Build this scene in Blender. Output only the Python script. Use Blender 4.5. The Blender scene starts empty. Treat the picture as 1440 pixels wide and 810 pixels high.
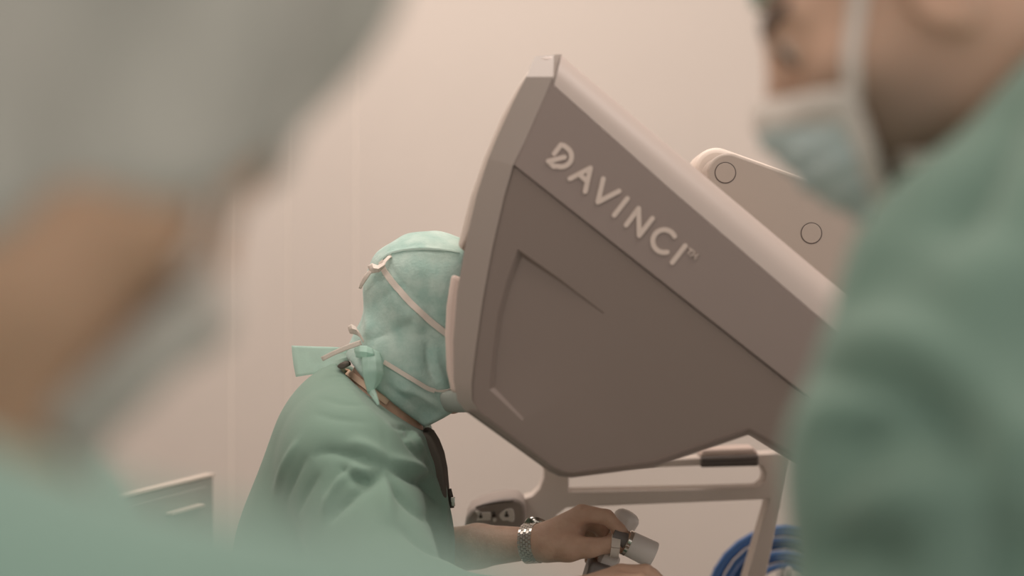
import bpy, bmesh, math, random
import numpy as np
from mathutils import Vector, Matrix, noise
from mathutils.bvhtree import BVHTree
random.seed(4)
S = bpy.context.scene
COL = S.collection
PI = math.pi
CZ = 1.35                                   # eye height of the camera

# ------------------------------------------------------------------ camera, world, lamps, exposure
cd = bpy.data.cameras.new('camera'); cam = bpy.data.objects.new('camera', cd); COL.objects.link(cam)
cam.location = (0, 0, CZ); cam.rotation_euler = (PI/2, 0, 0)
cd.lens = 50; cd.sensor_width = 36; cd.clip_start = 0.02
cd.dof.use_dof = True; cd.dof.focus_distance = 2.0; cd.dof.aperture_fstop = 1.6
S.camera = cam
W = bpy.data.worlds.new('room_light'); S.world = W; W.use_nodes = True
W.node_tree.nodes['Background'].inputs[0].default_value = (1.0, 0.92, 0.86, 1)
W.node_tree.nodes['Background'].inputs[1].default_value = 0.72
def lamp(name, loc, size, power, col=(1, 0.89, 0.82), rot=(0, 0, 0)):
    l = bpy.data.lights.new(name, 'AREA'); l.shape = 'RECTANGLE'; l.size, l.size_y = size; l.energy = power; l.color = col
    o = bpy.data.objects.new(name, l); COL.objects.link(o); o.location = loc; o.rotation_euler = rot
    return o
lamp('ceiling_lamp', (-0.5, 2.35, 2.86), (2.2, 0.6), 26)
lamp('ceiling_lamp', (0.9, 1.4, 2.86), (1.2, 0.6), 14)
lamp('ceiling_lamp', (-1.0, 0.7, 2.86), (1.2, 0.6), 12)
vs = S.view_settings
vs.view_transform = 'Standard'; vs.look = 'None'; vs.gamma = 1; vs.use_curve_mapping = False; vs.exposure = 0.19

# ------------------------------------------------------------------ materials
MATS = {}
def mat(name, col, rough=0.5, metal=0.0, var=0.0, vscale=20, bump=0.0, bscale=200, sheen=0.0, sss=0.0, alpha=1.0, spec=0.5, var_col=None, stretch=None):
    m = bpy.data.materials.new(name); m.use_nodes = True; MATS[name] = m
    nt = m.node_tree; b = nt.nodes['Principled BSDF']
    b.inputs['Base Color'].default_value = (*col, 1); b.inputs['Roughness'].default_value = rough
    b.inputs['Metallic'].default_value = metal; b.inputs['Specular IOR Level'].default_value = spec
    if sheen: b.inputs['Sheen Weight'].default_value = sheen; b.inputs['Sheen Roughness'].default_value = 0.5
    if sss:
        b.inputs['Subsurface Weight'].default_value = sss; b.inputs['Subsurface Scale'].default_value = 0.006
        b.inputs['Subsurface Radius'].default_value = (1, 0.4, 0.25)
    b.inputs['Alpha'].default_value = alpha
    tc = nt.nodes.new('ShaderNodeTexCoord')
    co = tc.outputs['Object']
    if stretch:
        mp = nt.nodes.new('ShaderNodeMapping'); mp.inputs['Scale'].default_value = stretch
        nt.links.new(co, mp.inputs[0]); co = mp.outputs[0]
    if var or var_col:
        n = nt.nodes.new('ShaderNodeTexNoise'); n.inputs['Scale'].default_value = vscale; n.inputs['Detail'].default_value = 5
        r = nt.nodes.new('ShaderNodeValToRGB'); nt.links.new(co, n.inputs['Vector']); nt.links.new(n.outputs[0], r.inputs[0])
        c2 = var_col or tuple(min(1, c*(1+var)) for c in col); c1 = col if var_col else tuple(c*(1-var) for c in col)
        r.color_ramp.elements[0].position = 0.35; r.color_ramp.elements[1].position = 0.65
        r.color_ramp.elements[0].color = (*c1, 1); r.color_ramp.elements[1].color = (*c2, 1)
        nt.links.new(r.outputs[0], b.inputs['Base Color'])
    if bump:
        n = nt.nodes.new('ShaderNodeTexNoise'); n.inputs['Scale'].default_value = bscale; n.inputs['Detail'].default_value = 3
        u = nt.nodes.new('ShaderNodeBump'); u.inputs['Strength'].default_value = bump; u.inputs['Distance'].default_value = 0.002
        nt.links.new(co, n.inputs['Vector']); nt.links.new(n.outputs[0], u.inputs['Height']); nt.links.new(u.outputs[0], b.inputs['Normal'])
    return m
mat('wall', (0.625, 0.555, 0.50), 0.75, var=0.02, vscale=2, spec=0.2)
mat('wall_joint', (0.76, 0.68, 0.61), 0.7)
mat('floor', (0.36, 0.34, 0.31), 0.4, var=0.05, vscale=6)
mat('ceiling', (0.8, 0.75, 0.7), 0.8)
mat('taupe', (0.47, 0.395, 0.355), 0.42, bump=0.08, bscale=600)
mat('taupe_rim', (0.29, 0.245, 0.215), 0.45, bump=0.08, bscale=600)
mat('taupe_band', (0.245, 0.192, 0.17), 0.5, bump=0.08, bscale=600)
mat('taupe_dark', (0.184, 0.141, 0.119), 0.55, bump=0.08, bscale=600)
mat('boom', (0.37, 0.31, 0.265), 0.5, bump=0.05, bscale=600)
mat('pale', (0.66, 0.57, 0.50), 0.5)
mat('padding', (0.62, 0.50, 0.44), 0.6, bump=0.1, bscale=300)
mat('letter', (0.58, 0.48, 0.42), 0.45)
mat('groove', (0.10, 0.08, 0.07), 0.6)
mat('grip', (0.12, 0.10, 0.088), 0.6)
mat('frame_paint', (0.66, 0.575, 0.515), 0.42)
mat('pod', (0.37, 0.315, 0.285), 0.5)
mat('pod_dark', (0.16, 0.135, 0.12), 0.5)
mat('button', (0.86, 0.81, 0.77), 0.4)
mat('icon', (0.06, 0.05, 0.045), 0.5)
mat('metal_grey', (0.48, 0.43, 0.40), 0.35, metal=0.1)
mat('metal_light', (0.72, 0.66, 0.62), 0.35)
mat('chrome', (0.72, 0.68, 0.62), 0.18, metal=1.0)
mat('steel', (0.62, 0.57, 0.51), 0.22, metal=0.55)
mat('lit_nape_skin', (0.78, 0.55, 0.40), 0.6)  # skin tone with the overhead light on the nape put into the colour
mat('link_dark', (0.17, 0.15, 0.14), 0.45)
mat('blue_cable', (0.05, 0.13, 0.32), 0.4)
mat('hood_cloth', (0.335, 0.49, 0.435), 0.85, var_col=(0.47, 0.60, 0.54), vscale=38, bump=0.35, bscale=260, sheen=0.3, spec=0.15)
mat('ribbon_cloth', (0.64, 0.80, 0.735), 0.8, var=0.05, vscale=60, bump=0.25, bscale=300, alpha=0.68, spec=0.15)
def see_light(m, col, w):
    nt = m.node_tree; b = nt.nodes['Principled BSDF']; out = nt.nodes['Material Output']
    t = nt.nodes.new('ShaderNodeBsdfTranslucent'); t.inputs[0].default_value = (*col, 1); x = nt.nodes.new('ShaderNodeMixShader'); x.inputs[0].default_value = w
    nt.links.new(b.outputs[0], x.inputs[1]); nt.links.new(t.outputs[0], x.inputs[2]); nt.links.new(x.outputs[0], out.inputs[0])
see_light(MATS['ribbon_cloth'], (0.70, 0.90, 0.83), 0.4)
mat('seam', (0.42, 0.55, 0.49), 0.8)
mat('tie', (0.68, 0.60, 0.53), 0.7, bump=0.2, bscale=500)
mat('scrub_green', (0.178, 0.268, 0.215), 0.85, var=0.03, vscale=9, bump=0.2, bscale=500, sheen=0.15, spec=0.15)
mat('gown_mid', (0.175, 0.268, 0.218), 0.85, var=0.06, vscale=7, bump=0.15, bscale=300, sheen=0.2, spec=0.15)
mat('gown_near', (0.215, 0.335, 0.28), 0.85, var=0.05, vscale=7, bump=0.15, bscale=300, sheen=0.2, spec=0.15)
mat('cap_grey', (0.39, 0.385, 0.345), 0.8, var_col=(0.53, 0.52, 0.465), vscale=7, sheen=0.2, spec=0.15, stretch=(3.5, 3.5, 0.7))
mat('cap_mint', (0.42, 0.60, 0.53), 0.8, var=0.06, spec=0.15)
mat('mask_blue', (0.50, 0.60, 0.60), 0.8, var_col=(0.58, 0.66, 0.64), vscale=30, spec=0.15)
mat('mask_green', (0.42, 0.44, 0.40), 0.8, var=0.05, spec=0.15)
mat('mask_pale', (0.55, 0.54, 0.49), 0.8, var=0.05, spec=0.15)
mat('mask_white', (0.68, 0.62, 0.56), 0.8, spec=0.15)
mat('dark_cloth', (0.11, 0.095, 0.08), 0.9, spec=0.1)
mat('skin_surgeon', (0.54, 0.34, 0.245), 0.5, var_col=(0.62, 0.41, 0.30), vscale=45, bump=0.35, bscale=220, sss=0.12, spec=0.35)
mat('skin_near', (0.56, 0.36, 0.24), 0.5, var=0.06, vscale=20, sss=0.12, spec=0.3)
mat('skin_right', (0.62, 0.40, 0.29), 0.5, var=0.06, vscale=20, sss=0.12, spec=0.3)
mat('beard', (0.17, 0.115, 0.08), 0.8, var=0.15, vscale=120, bump=0.5, bscale=400, spec=0.2)
mat('brow_hair', (0.06, 0.045, 0.035), 0.8)
mat('eye_white', (0.6, 0.55, 0.5), 0.25)
mat('eye_dark', (0.04, 0.03, 0.02), 0.2)
mat('cabinet', (0.30, 0.29, 0.26), 0.5)
mat('trousers', (0.15, 0.25, 0.205), 0.85, var=0.05)
mat('shoe', (0.55, 0.53, 0.5), 0.5)

# ------------------------------------------------------------------ helpers: placing and meshes
def P(px, py, Y):
    """a point at distance Y from where the photographer stands"""
    return Vector(((px-720)/2000*Y, Y, CZ+(405-py)/2000*Y))
def R(x, y, z): return Vector((x, y, CZ+z))
def link(name, me, m, parent=None, smooth=True):
    o = bpy.data.objects.new(name, me); COL.objects.link(o)
    if m: me.materials.clear(); me.materials.append(MATS[m])
    if parent: o.parent = parent
    for p in me.polygons: p.use_smooth = smooth
    return o
def mesh(name, vs_, fs): me = bpy.data.meshes.new(name); me.from_pydata([tuple(v) for v in vs_], [], fs); me.validate(); me.update(); return me
def fix(me):
    bm = bmesh.new(); bm.from_mesh(me); bmesh.ops.recalc_face_normals(bm, faces=bm.faces); bm.to_mesh(me); bm.free(); return me
def empty(name, loc, label=None, cat=None, group=None):
    o = bpy.data.objects.new(name, None); COL.objects.link(o); o.empty_display_size = 0.05; o.location = loc
    tag(o, label, cat, group); return o
def tag(o, label=None, cat=None, group=None, kind=None):
    if label: o['label'] = label
    if cat: o['category'] = cat
    if group: o['group'] = group
    if kind: o['kind'] = kind
    return o
def auto(o, ang=35):
    for p in o.data.polygons: p.use_smooth = True
    o.data.set_sharp_from_angle(angle=math.radians(ang)); return o
def bevel(o, w, seg=3, ang=35):
    b = o.modifiers.new('bevel', 'BEVEL'); b.width = w; b.segments = seg; b.limit_method = 'ANGLE'; b.angle_limit = math.radians(ang)
    b.harden_normals = False; return o
def box(name, lo, hi, m, parent=None, bv=0.0):
    x0, y0, z0 = lo; x1, y1, z1 = hi
    v = [(x0,y0,z0),(x1,y0,z0),(x1,y1,z0),(x0,y1,z0),(x0,y0,z1),(x1,y0,z1),(x1,y1,z1),(x0,y1,z1)]
    o = link(name, mesh(name, v, [(0,3,2,1),(4,5,6,7),(0,1,5,4),(1,2,6,5),(2,3,7,6),(3,0,4,7)]), m, parent, False)
    if bv: bevel(o, bv); auto(o)
    return o
def prism_data(ring0, ring1):
    n = len(ring0)
    return list(ring0)+list(ring1), [tuple(range(n))[::-1], tuple(range(n, 2*n))] + [(i, (i+1) % n, n+(i+1) % n, n+i) for i in range(n)]
def prism(name, pts, Y0, Y1, m, parent=None, bv=0.0, Yp=None, seg=3):
    """outline given at distance Yp, extruded straight back from Y0 to Y1"""
    q = [P(a, b, Yp or Y0) for a, b in pts]
    v, f = prism_data([(p.x, Y0, p.z) for p in q], [(p.x, Y1, p.z) for p in q])
    o = link(name, fix(mesh(name, v, f)), m, parent, False)
    if bv: bevel(o, bv, seg); 
    auto(o); return o
def holed(name, outer, hole, Y0, Y1, m, parent, bv, Yp):
    bm = bmesh.new()
    def loop(pts):
        q = [bm.verts.new((P(a, b, Yp).x, Y0, P(a, b, Yp).z)) for a, b in pts]
        return [bm.edges.new((q[i], q[(i+1) % len(q)])) for i in range(len(q))]
    e = loop(outer)+loop(hole)
    bmesh.ops.triangle_fill(bm, use_beauty=True, use_dissolve=False, edges=e)
    bmesh.ops.dissolve_limit(bm, angle_limit=0.01, verts=bm.verts, edges=bm.edges)
    r = bmesh.ops.extrude_face_region(bm, geom=bm.faces[:])
    for g in r['geom']:
        if isinstance(g, bmesh.types.BMVert): g.co.y += Y1-Y0
    bmesh.ops.recalc_face_normals(bm, faces=bm.faces)
    me = bpy.data.meshes.new(name); bm.to_mesh(me); bm.free()
    o = link(name, me, m, parent); bevel(o, bv); auto(o, 30); return o
def frame_at(t):
    t = t.normalized(); a = Vector((0, 0, 1)) if abs(t.z) < 0.9 else Vector((1, 0, 0))
    u = t.cross(a).normalized(); return u, t.cross(u).normalized()
def tube(name, pts, rad, m, parent=None, n=10, closed=False):
    pts = [Vector(p) for p in pts]; k = len(pts); rs = rad if isinstance(rad, (list, tuple)) else [rad]*k
    v = []; f = []; pu = None
    for i, p in enumerate(pts):
        a = pts[(i-1) % k] if (i or closed) else pts[0]; b = pts[(i+1) % k] if (i < k-1 or closed) else pts[-1]
        t = (b-a).normalized()
        if pu is None: u, w = frame_at(t)
        else: u = (pu-t*pu.dot(t)).normalized(); w = t.cross(u)
        pu = u
        for j in range(n):
            c = 2*PI*j/n; v.append(p+(u*math.cos(c)+w*math.sin(c))*rs[i])
    for i in range(k if closed else k-1):
        for j in range(n):
            a, b = i*n+j, i*n+(j+1) % n; c = ((i+1) % k)*n
            f.append((a, b, c+(j+1) % n, c+j))
    if not closed: f += [tuple(range(n))[::-1], tuple(range((k-1)*n, k*n))]
    return link(name, fix(mesh(name, v, f)), m, parent)
def lathe(name, a, b, prof, m, parent=None, n=28):
    """prof: (share of the way from a to b, radius)"""
    a, b = Vector(a), Vector(b); u, w = frame_at(b-a); v = []; f = []
    for s, r in prof:
        for j in range(n): c = 2*PI*j/n; v.append(a+(b-a)*s+(u*math.cos(c)+w*math.sin(c))*r)
    for i in range(len(prof)-1):
        for j in range(n): f.append((i*n+j, i*n+(j+1) % n, (i+1)*n+(j+1) % n, (i+1)*n+j))
    f += [tuple(range(n))[::-1], tuple(range((len(prof)-1)*n, len(prof)*n))]
    return auto(link(name, fix(mesh(name, v, f)), m, parent), 40)
def ribbon(name, pts, nrm, wid, m, parent, thick=0.0012, lift=0.001):
    """a flat strip lying along pts with face direction nrm"""
    pts = [Vector(p) for p in pts]; k = len(pts); v = []; f = []
    ws = wid if isinstance(wid, (list, tuple)) else [wid]*k
    for i, p in enumerate(pts):
        t = (pts[min(i+1, k-1)]-pts[max(i-1, 0)]).normalized(); n = Vector(nrm[i]); n = (n-t*n.dot(t)).normalized(); s = t.cross(n)
        for q in (p-s*ws[i]/2+n*lift, p+s*ws[i]/2+n*lift, p+s*ws[i]/2+n*(lift+thick), p-s*ws[i]/2+n*(lift+thick)): v.append(q)
    for i in range(k-1):
        for j in range(4): f.append((i*4+j, i*4+(j+1) % 4, (i+1)*4+(j+1) % 4, (i+1)*4+j))
    f += [(3, 2, 1, 0), ((k-1)*4, (k-1)*4+1, (k-1)*4+2, (k-1)*4+3)]
    return auto(link(name, fix(mesh(name, v, f)), m, parent), 50)
def smooth_path(pts, n=8):
    pts = [Vector(p) for p in pts]; out = []
    for i in range(len(pts)-1):
        p0, p1, p2, p3 = pts[max(i-1, 0)], pts[i], pts[i+1], pts[min(i+2, len(pts)-1)]
        for j in range(n):
            t = j/n; out.append(0.5*((2*p1)+(p2-p0)*t+(2*p0-5*p1+4*p2-p3)*t*t+(3*p1-p0-3*p2+p3)*t**3))
    return out+[pts[-1]]

# ------------------------------------------------------------------ soft bodies: distance fields turned into one continuous skin
class Vol:
    def __init__(s, lo, hi, h, margin=0.03):
        s.h = h; s.lo = np.array(lo, float); s.n = np.ceil((np.array(hi)-s.lo)/h).astype(int)+1; s.mg = margin
        s.F = np.full(tuple(s.n), 1.0, np.float32); s.ax = [(s.lo[i]+h*np.arange(s.n[i])).astype(np.float32) for i in range(3)]
    def sub(s, lo, hi):
        a = np.clip(np.floor((np.array(lo)-s.lo)/s.h).astype(int), 0, s.n); b = np.clip(np.ceil((np.array(hi)-s.lo)/s.h).astype(int)+1, 0, s.n)
        return tuple(slice(i, j) for i, j in zip(a, b))
    def grid(s, sl): return np.meshgrid(*[s.ax[i][sl[i]] for i in range(3)], indexing='ij', sparse=True)
    def mix(s, sl, d, k, cut=False):
        A = s.F[sl]
        if A.size == 0: return
        if cut:
            d = -d
            t = np.clip(0.5-0.5*(A-d)/k, 0, 1); s.F[sl] = A*(1-t)+d*t+k*t*(1-t)
        else:
            t = np.clip(0.5+0.5*(A-d)/k, 0, 1); s.F[sl] = A*(1-t)+d*t-k*t*(1-t)
    def rc(s, a, b, ra, rb, k=0.012, cut=False, flat=None):
        a = np.array(a, float); b = np.array(b, float); r = max(ra, rb); m = s.mg+k
        sl = s.sub(np.minimum(a, b)-r-m, np.maximum(a, b)+r+m); X, Y, Z = s.grid(sl)
        d = b-a; L = max(float(d@d), 1e-9)
        t = np.clip(((X-a[0])*d[0]+(Y-a[1])*d[1]+(Z-a[2])*d[2])/L, 0, 1)
        D = np.sqrt((X-a[0]-t*d[0])**2+(Y-a[1]-t*d[1])**2+(Z-a[2]-t*d[2])**2)-(ra+(rb-ra)*t)
        s.mix(sl, D.astype(np.float32), k, cut); return s
    def ell(s, c, r, M=None, k=0.012, cut=False):
        c = np.array(c, float); m = s.mg+k+max(r); sl = s.sub(c-m, c+m); X, Y, Z = s.grid(sl)
        M = np.eye(3) if M is None else np.array(M)
        q = [(X-c[0])*M[0, i]+(Y-c[1])*M[1, i]+(Z-c[2])*M[2, i] for i in range(3)]
        k0 = np.sqrt(sum((q[i]/r[i])**2 for i in range(3))); k1 = np.sqrt(sum((q[i]/r[i]**2)**2 for i in range(3)))+1e-6
        s.mix(sl, (k0*(k0-1)/k1).astype(np.float32), k, cut); return s
    def keep(s, p, n):
        """cut away everything on the side of the plane that n points to"""
        X, Y, Z = s.grid((slice(None),)*3); n = np.array(n, float); n /= np.linalg.norm(n)
        s.F = np.maximum(s.F, ((X-p[0])*n[0]+(Y-p[1])*n[1]+(Z-p[2])*n[2]).astype(np.float32)); return s
    def copy(s, grow=0.0):
        o = Vol.__new__(Vol); o.h, o.lo, o.n, o.mg, o.ax = s.h, s.lo, s.n, s.mg, s.ax; o.F = s.F-grow; return o
    def skin(s, name, smooth=2):
        F = s.F.copy(); F[0] = F[-1] = 1; F[:, 0] = F[:, -1] = 1; F[:, :, 0] = F[:, :, -1] = 1
        I = F < 0; n = np.array(F.shape)-1
        corner = [(i, j, k) for i in (0, 1) for j in (0, 1) for k in (0, 1)]
        def at(A, c): return A[c[0]:c[0]+n[0], c[1]:c[1]+n[1], c[2]:c[2]+n[2]]
        cnt = sum(at(I, c).astype(np.int8) for c in corner); act = (cnt > 0) & (cnt < 8)
        idx = np.argwhere(act); ids = -np.ones(tuple(n), np.int64); ids[act] = np.arange(len(idx))
        acc = np.zeros((len(idx), 3)); w = np.zeros(len(idx))
        cv = {c: F[idx[:, 0]+c[0], idx[:, 1]+c[1], idx[:, 2]+c[2]] for c in corner}
        for c in corner:
            for ax in range(3):
                if c[ax]: continue
                e = list(c); e[ax] = 1; a, b = cv[c], cv[tuple(e)]; x = (a < 0) != (b < 0)
                t = np.where(x, a/np.where(x, a-b, 1), 0); p = np.tile(np.array(c, float), (len(idx), 1)); p[:, ax] = t
                acc += p*x[:, None]; w += x
        V = s.lo+(idx+acc/w[:, None])*s.h
        Q = []
        for ax in range(3):
            a = [slice(0, -1)]*3; b = [slice(0, -1)]*3; b[ax] = slice(1, None)
            A = I[tuple(slice(0, d) for d in F.shape)]
            lo_ = np.take(A, range(0, F.shape[ax]-1), ax); hi_ = np.take(A, range(1, F.shape[ax]), ax)
            E = np.argwhere(lo_ != hi_); o1, o2 = (ax+1) % 3, (ax+2) % 3
            E = E[(E[:, o1] > 0) & (E[:, o2] > 0) & (E[:, o1] < n[o1]) & (E[:, o2] < n[o2])]
            fl = lo_[E[:, 0], E[:, 1], E[:, 2]]
            def cell(d1, d2): c = E.copy(); c[:, o1] -= d1; c[:, o2] -= d2; return ids[c[:, 0], c[:, 1], c[:, 2]]
            q = np.stack([cell(1, 1), cell(0, 1), cell(0, 0), cell(1, 0)], 1); q[~fl] = q[~fl][:, ::-1]; Q.append(q)
        Q = np.concatenate(Q)
        for _ in range(smooth):
            sm = np.zeros_like(V); ct = np.zeros(len(V))
            for i in range(4):
                for j in (1, 3): np.add.at(sm, Q[:, i], V[Q[:, (i+j) % 4]]); np.add.at(ct, Q[:, i], 1)
            V = V*0.4+0.6*sm/np.maximum(ct, 1)[:, None]
        me = bpy.data.meshes.new(name); me.vertices.add(len(V)); me.vertices.foreach_set('co', V.astype(np.float32).ravel())
        me.loops.add(len(Q)*4); me.loops.foreach_set('vertex_index', Q.astype(np.int32).ravel())
        me.polygons.add(len(Q)); me.polygons.foreach_set('loop_start', np.arange(0, len(Q)*4, 4, dtype=np.int32)); me.polygons.foreach_set('loop_total', np.full(len(Q), 4, np.int32))
        me.update(); me.validate(); return me
def coords(me):
    v = np.empty(len(me.vertices)*3, np.float32); me.vertices.foreach_get('co', v); return v.reshape(-1, 3)
def normals(me):
    v = np.empty(len(me.vertices)*3, np.float32); me.vertex_normals.foreach_get('vector', v); return v.reshape(-1, 3)
def push(me, d):
    v = coords(me)+normals(me)*d[:, None]; me.vertices.foreach_set('co', v.astype(np.float32).ravel()); me.update()
def ripple(me, amp, scale, stretch=(1, 1, 1), seed=0):
    v = coords(me); st = Vector(stretch)
    push(me, np.array([noise.noise(Vector((p[0]*stretch[0]+seed, p[1]*stretch[1], p[2]*stretch[2]))*scale) for p in v])*amp)
def bvh(me):
    return BVHTree.FromPolygons([v.co for v in me.vertices], [tuple(p.vertices) for p in me.polygons])
def hit(tree, px, py):
    d = (P(px, py, 1.0)-Vector((0, 0, CZ))).normalized(); h = tree.ray_cast(Vector((0, 0, CZ)), d)
    return (h[0], h[1] if h[1].dot(d) < 0 else -h[1]) if h[0] else None
def laid(tree, pix, n=8):
    """the points of a surface seen along a path"""
    path = smooth_path([(a, b, 0) for a, b in pix], n); out = []
    for p in path:
        h = hit(tree, p.x, p.y)
        if h: out.append(h)
    return out
def folds(me, lines, side=None):
    """press cloth folds into a surface: (path, width, depth); depth > 0 stands proud"""
    tree = bvh(me); V = coords(me).astype(np.float64); D = np.zeros(len(V))
    for pix, wid, dep in lines:
        pts = [np.array(h[0]) for h in laid(tree, pix, 4)]
        if len(pts) < 2: continue
        best = np.full(len(V), 1e9); tt = np.zeros(len(V)); m = len(pts)-1
        for i in range(m):
            a, b = pts[i], pts[i+1]; d = b-a; L = max(d@d, 1e-9); t = np.clip(((V-a)@d)/L, 0, 1)
            q = ((V-a-t[:, None]*d)**2).sum(1); g = q < best; best[g] = q[g]; tt[g] = (i+t[g])/m
        q = np.sqrt(best)/wid; D += dep*(np.exp(-q*1.25) if dep < 0 else np.exp(-q*q))*np.clip(np.sin(np.clip(tt, 0.0, 1)*PI*0.9+0.15), 0, 1)
    push(me, D)

# ------------------------------------------------------------------ the setting
WY = 3.3
def X_at(px): return (px-720)/2000*WY
wall = box('wall_back', (-3.2, WY+0.0008, 0), (3.2, WY+0.15, 3.0), 'wall_joint'); tag(wall, kind='structure')
edges = [-3.2, -1.55, X_at(325), X_at(405), X_at(500), 0.95, 2.1, 3.2]; depth = [0.0, 0.001, 0.0, 0.002, 0.0, 0.0, 0.0]
for i in range(7):
    box('wall_panel', (edges[i]+0.0022, WY-depth[i], 0.0), (edges[i+1]-0.0022, WY+0.02, 2.98), 'wall', wall, 0.0006)
tag(box('floor', (-3.2, -1.5, -0.1), (3.2, WY+0.15, 0), 'floor'), kind='structure')
tag(box('ceiling', (-3.2, -0.6, 2.98), (3.2, WY+0.15, 3.1), 'ceiling'), kind='structure')
tag(box('wall_left', (-3.3, -0.6, 0), (-3.2, WY+0.15, 3.0), 'wall'), kind='structure')

# ------------------------------------------------------------------ surgeon's console
YN = 1.74
con = empty('surgeon_console', (0.45, 2.0, 0), 'taupe robotic surgery console with angular viewer hood lettered DAVINCI', 'medical console')
RIM_O = [(740,108),(722,143),(700,191),(687,223),(671,272),(655,340),(643,410),(637.5,480),(638,535),(643,563),(654,578)]
RIM_I = [(778,108),(760,150),(738,200),(722,232),(708,280),(692,350),(679,420),(669,490),(663,540),(664,563),(673,578)]
BOT_O = [(654,578),(772,663),(786,670),(803,672),(920,657),(1054,611),(1100,640),(1180,690),(1290,680)]
BOT_I = [(673,578),(778,656),(790,662),(803,664),(918,649),(1053,602),(1103,630),(1182,678),(1280,668)]
TOP_O = [(752,79),(790,76),(974,231),(1178,402),(1300,505),(1345,590),(1290,680)]
TOP_I = [(778,108),(779,120),(945,268),(1145,440),(1255,532),(1300,592),(1280,668)]
YB = 1.775
def pt(p, Y): return P(p[0], p[1], Y)
def back(pts, Yp, Y): return [Vector((pt(p, Yp).x, Y, pt(p, Yp).z)) for p in pts]
outline = TOP_O[:2]+TOP_O[2:]+BOT_O[::-1][1:]+RIM_O[::-1][1:]                 # clockwise from the front apex
vv, ff = [], []
def add_prism(pts, Y0, Y1):
    a, b = prism_data(back(pts, YB, Y0), back(pts, YB, Y1)); o = len(vv); vv.extend(a); ff.extend(tuple(i+o for i in f) for f in b)
add_prism(outline, YB+0.006, 1.872)
add_prism(outline, 2.128, 2.262)
add_prism(TOP_O+BOT_O[::-1][1:5]+[(800,655),(850,560),(850,330),(700,238),(700,191),(722,143),(740,108)], 1.872, 2.128)
body = link('hood_body', fix(mesh('hood_body', vv, ff)), 'taupe', con, False); bevel(body, 0.006); auto(body)
def strip(name, rings, m, depth=0.02, bv=0.0):
    """a curved cover piece: rings run side by side, the piece gets its thickness away from the room"""
    k = len(rings); n = len(rings[0]); v = [p for r in rings for p in r]; v += [p+Vector((0, depth, 0)) for p in v[:]]; f = []; N = k*n
    for i in range(k-1):
        for j in range(n-1):
            a = (i*n+j, i*n+j+1, (i+1)*n+j+1, (i+1)*n+j); f += [a, tuple(x+N for x in a[::-1])]
    ring = list(range(n))+[i*n+n-1 for i in range(1, k)]+[(k-1)*n+j for j in range(n-2, -1, -1)]+[i*n for i in range(k-2, 0, -1)]
    for i in range(len(ring)): a, b = ring[i], ring[(i+1) % len(ring)]; f.append((a, b, b+N, a+N))
    o = link(name, fix(mesh(name, v, f)), m, con); auto(o, 28); return o
def rim_rings(a, b, s=0.0):
    o = [pt(p, 1.762) for p in RIM_O[a:b]]; i = [pt(p, YN) for p in RIM_I[a:b]]
    out = [p+Vector((0.002, 0.016, 0)) for p in o]
    return [out, o, i]
strip('front_rim', rim_rings(0, 4), 'taupe_rim'); strip('front_rim', rim_rings(3, 11), 'taupe_rim')
def top_rings():
    n = 7; rings = []
    for s in range(n):
        t = s/(n-1)*PI/2; r = []
        for o, i in zip(TOP_O[1:], TOP_I[1:]):
            O = pt(o, YB); I = pt(i, YN); q = I.lerp(O, math.sin(t)); q.y = YN+(YB+0.012-YN)*(1-math.cos(t)); r.append(q)
        rings.append(r)
    return rings
strip('top_cover', top_rings(), 'taupe', 0.012)
ap = [[pt((740,108), 1.762), pt((778,108), YN), pt((779,120), YN)], [pt((752,79), 1.785), pt((779,77), 1.787), pt((790,76), 1.787)]]
strip('apex_cover', ap, 'taupe_rim', 0.012)
strip('bottom_edge', [[pt(p, YN) for p in BOT_I], [pt((a*.4+c*.6, b*.4+d*.6), YN+0.006) for (a, b), (c, d) in zip(BOT_I, BOT_O)], [pt(p, YB) for p in BOT_O]], 'taupe_band', 0.01)
prism('name_band', RIM_I[:4][::-1]+[(779,120)]+TOP_I[2:6]+[(1287,599),(1209,616),(1100,530)], YN, YN+0.012, 'taupe_band', con, 0.0015)
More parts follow.
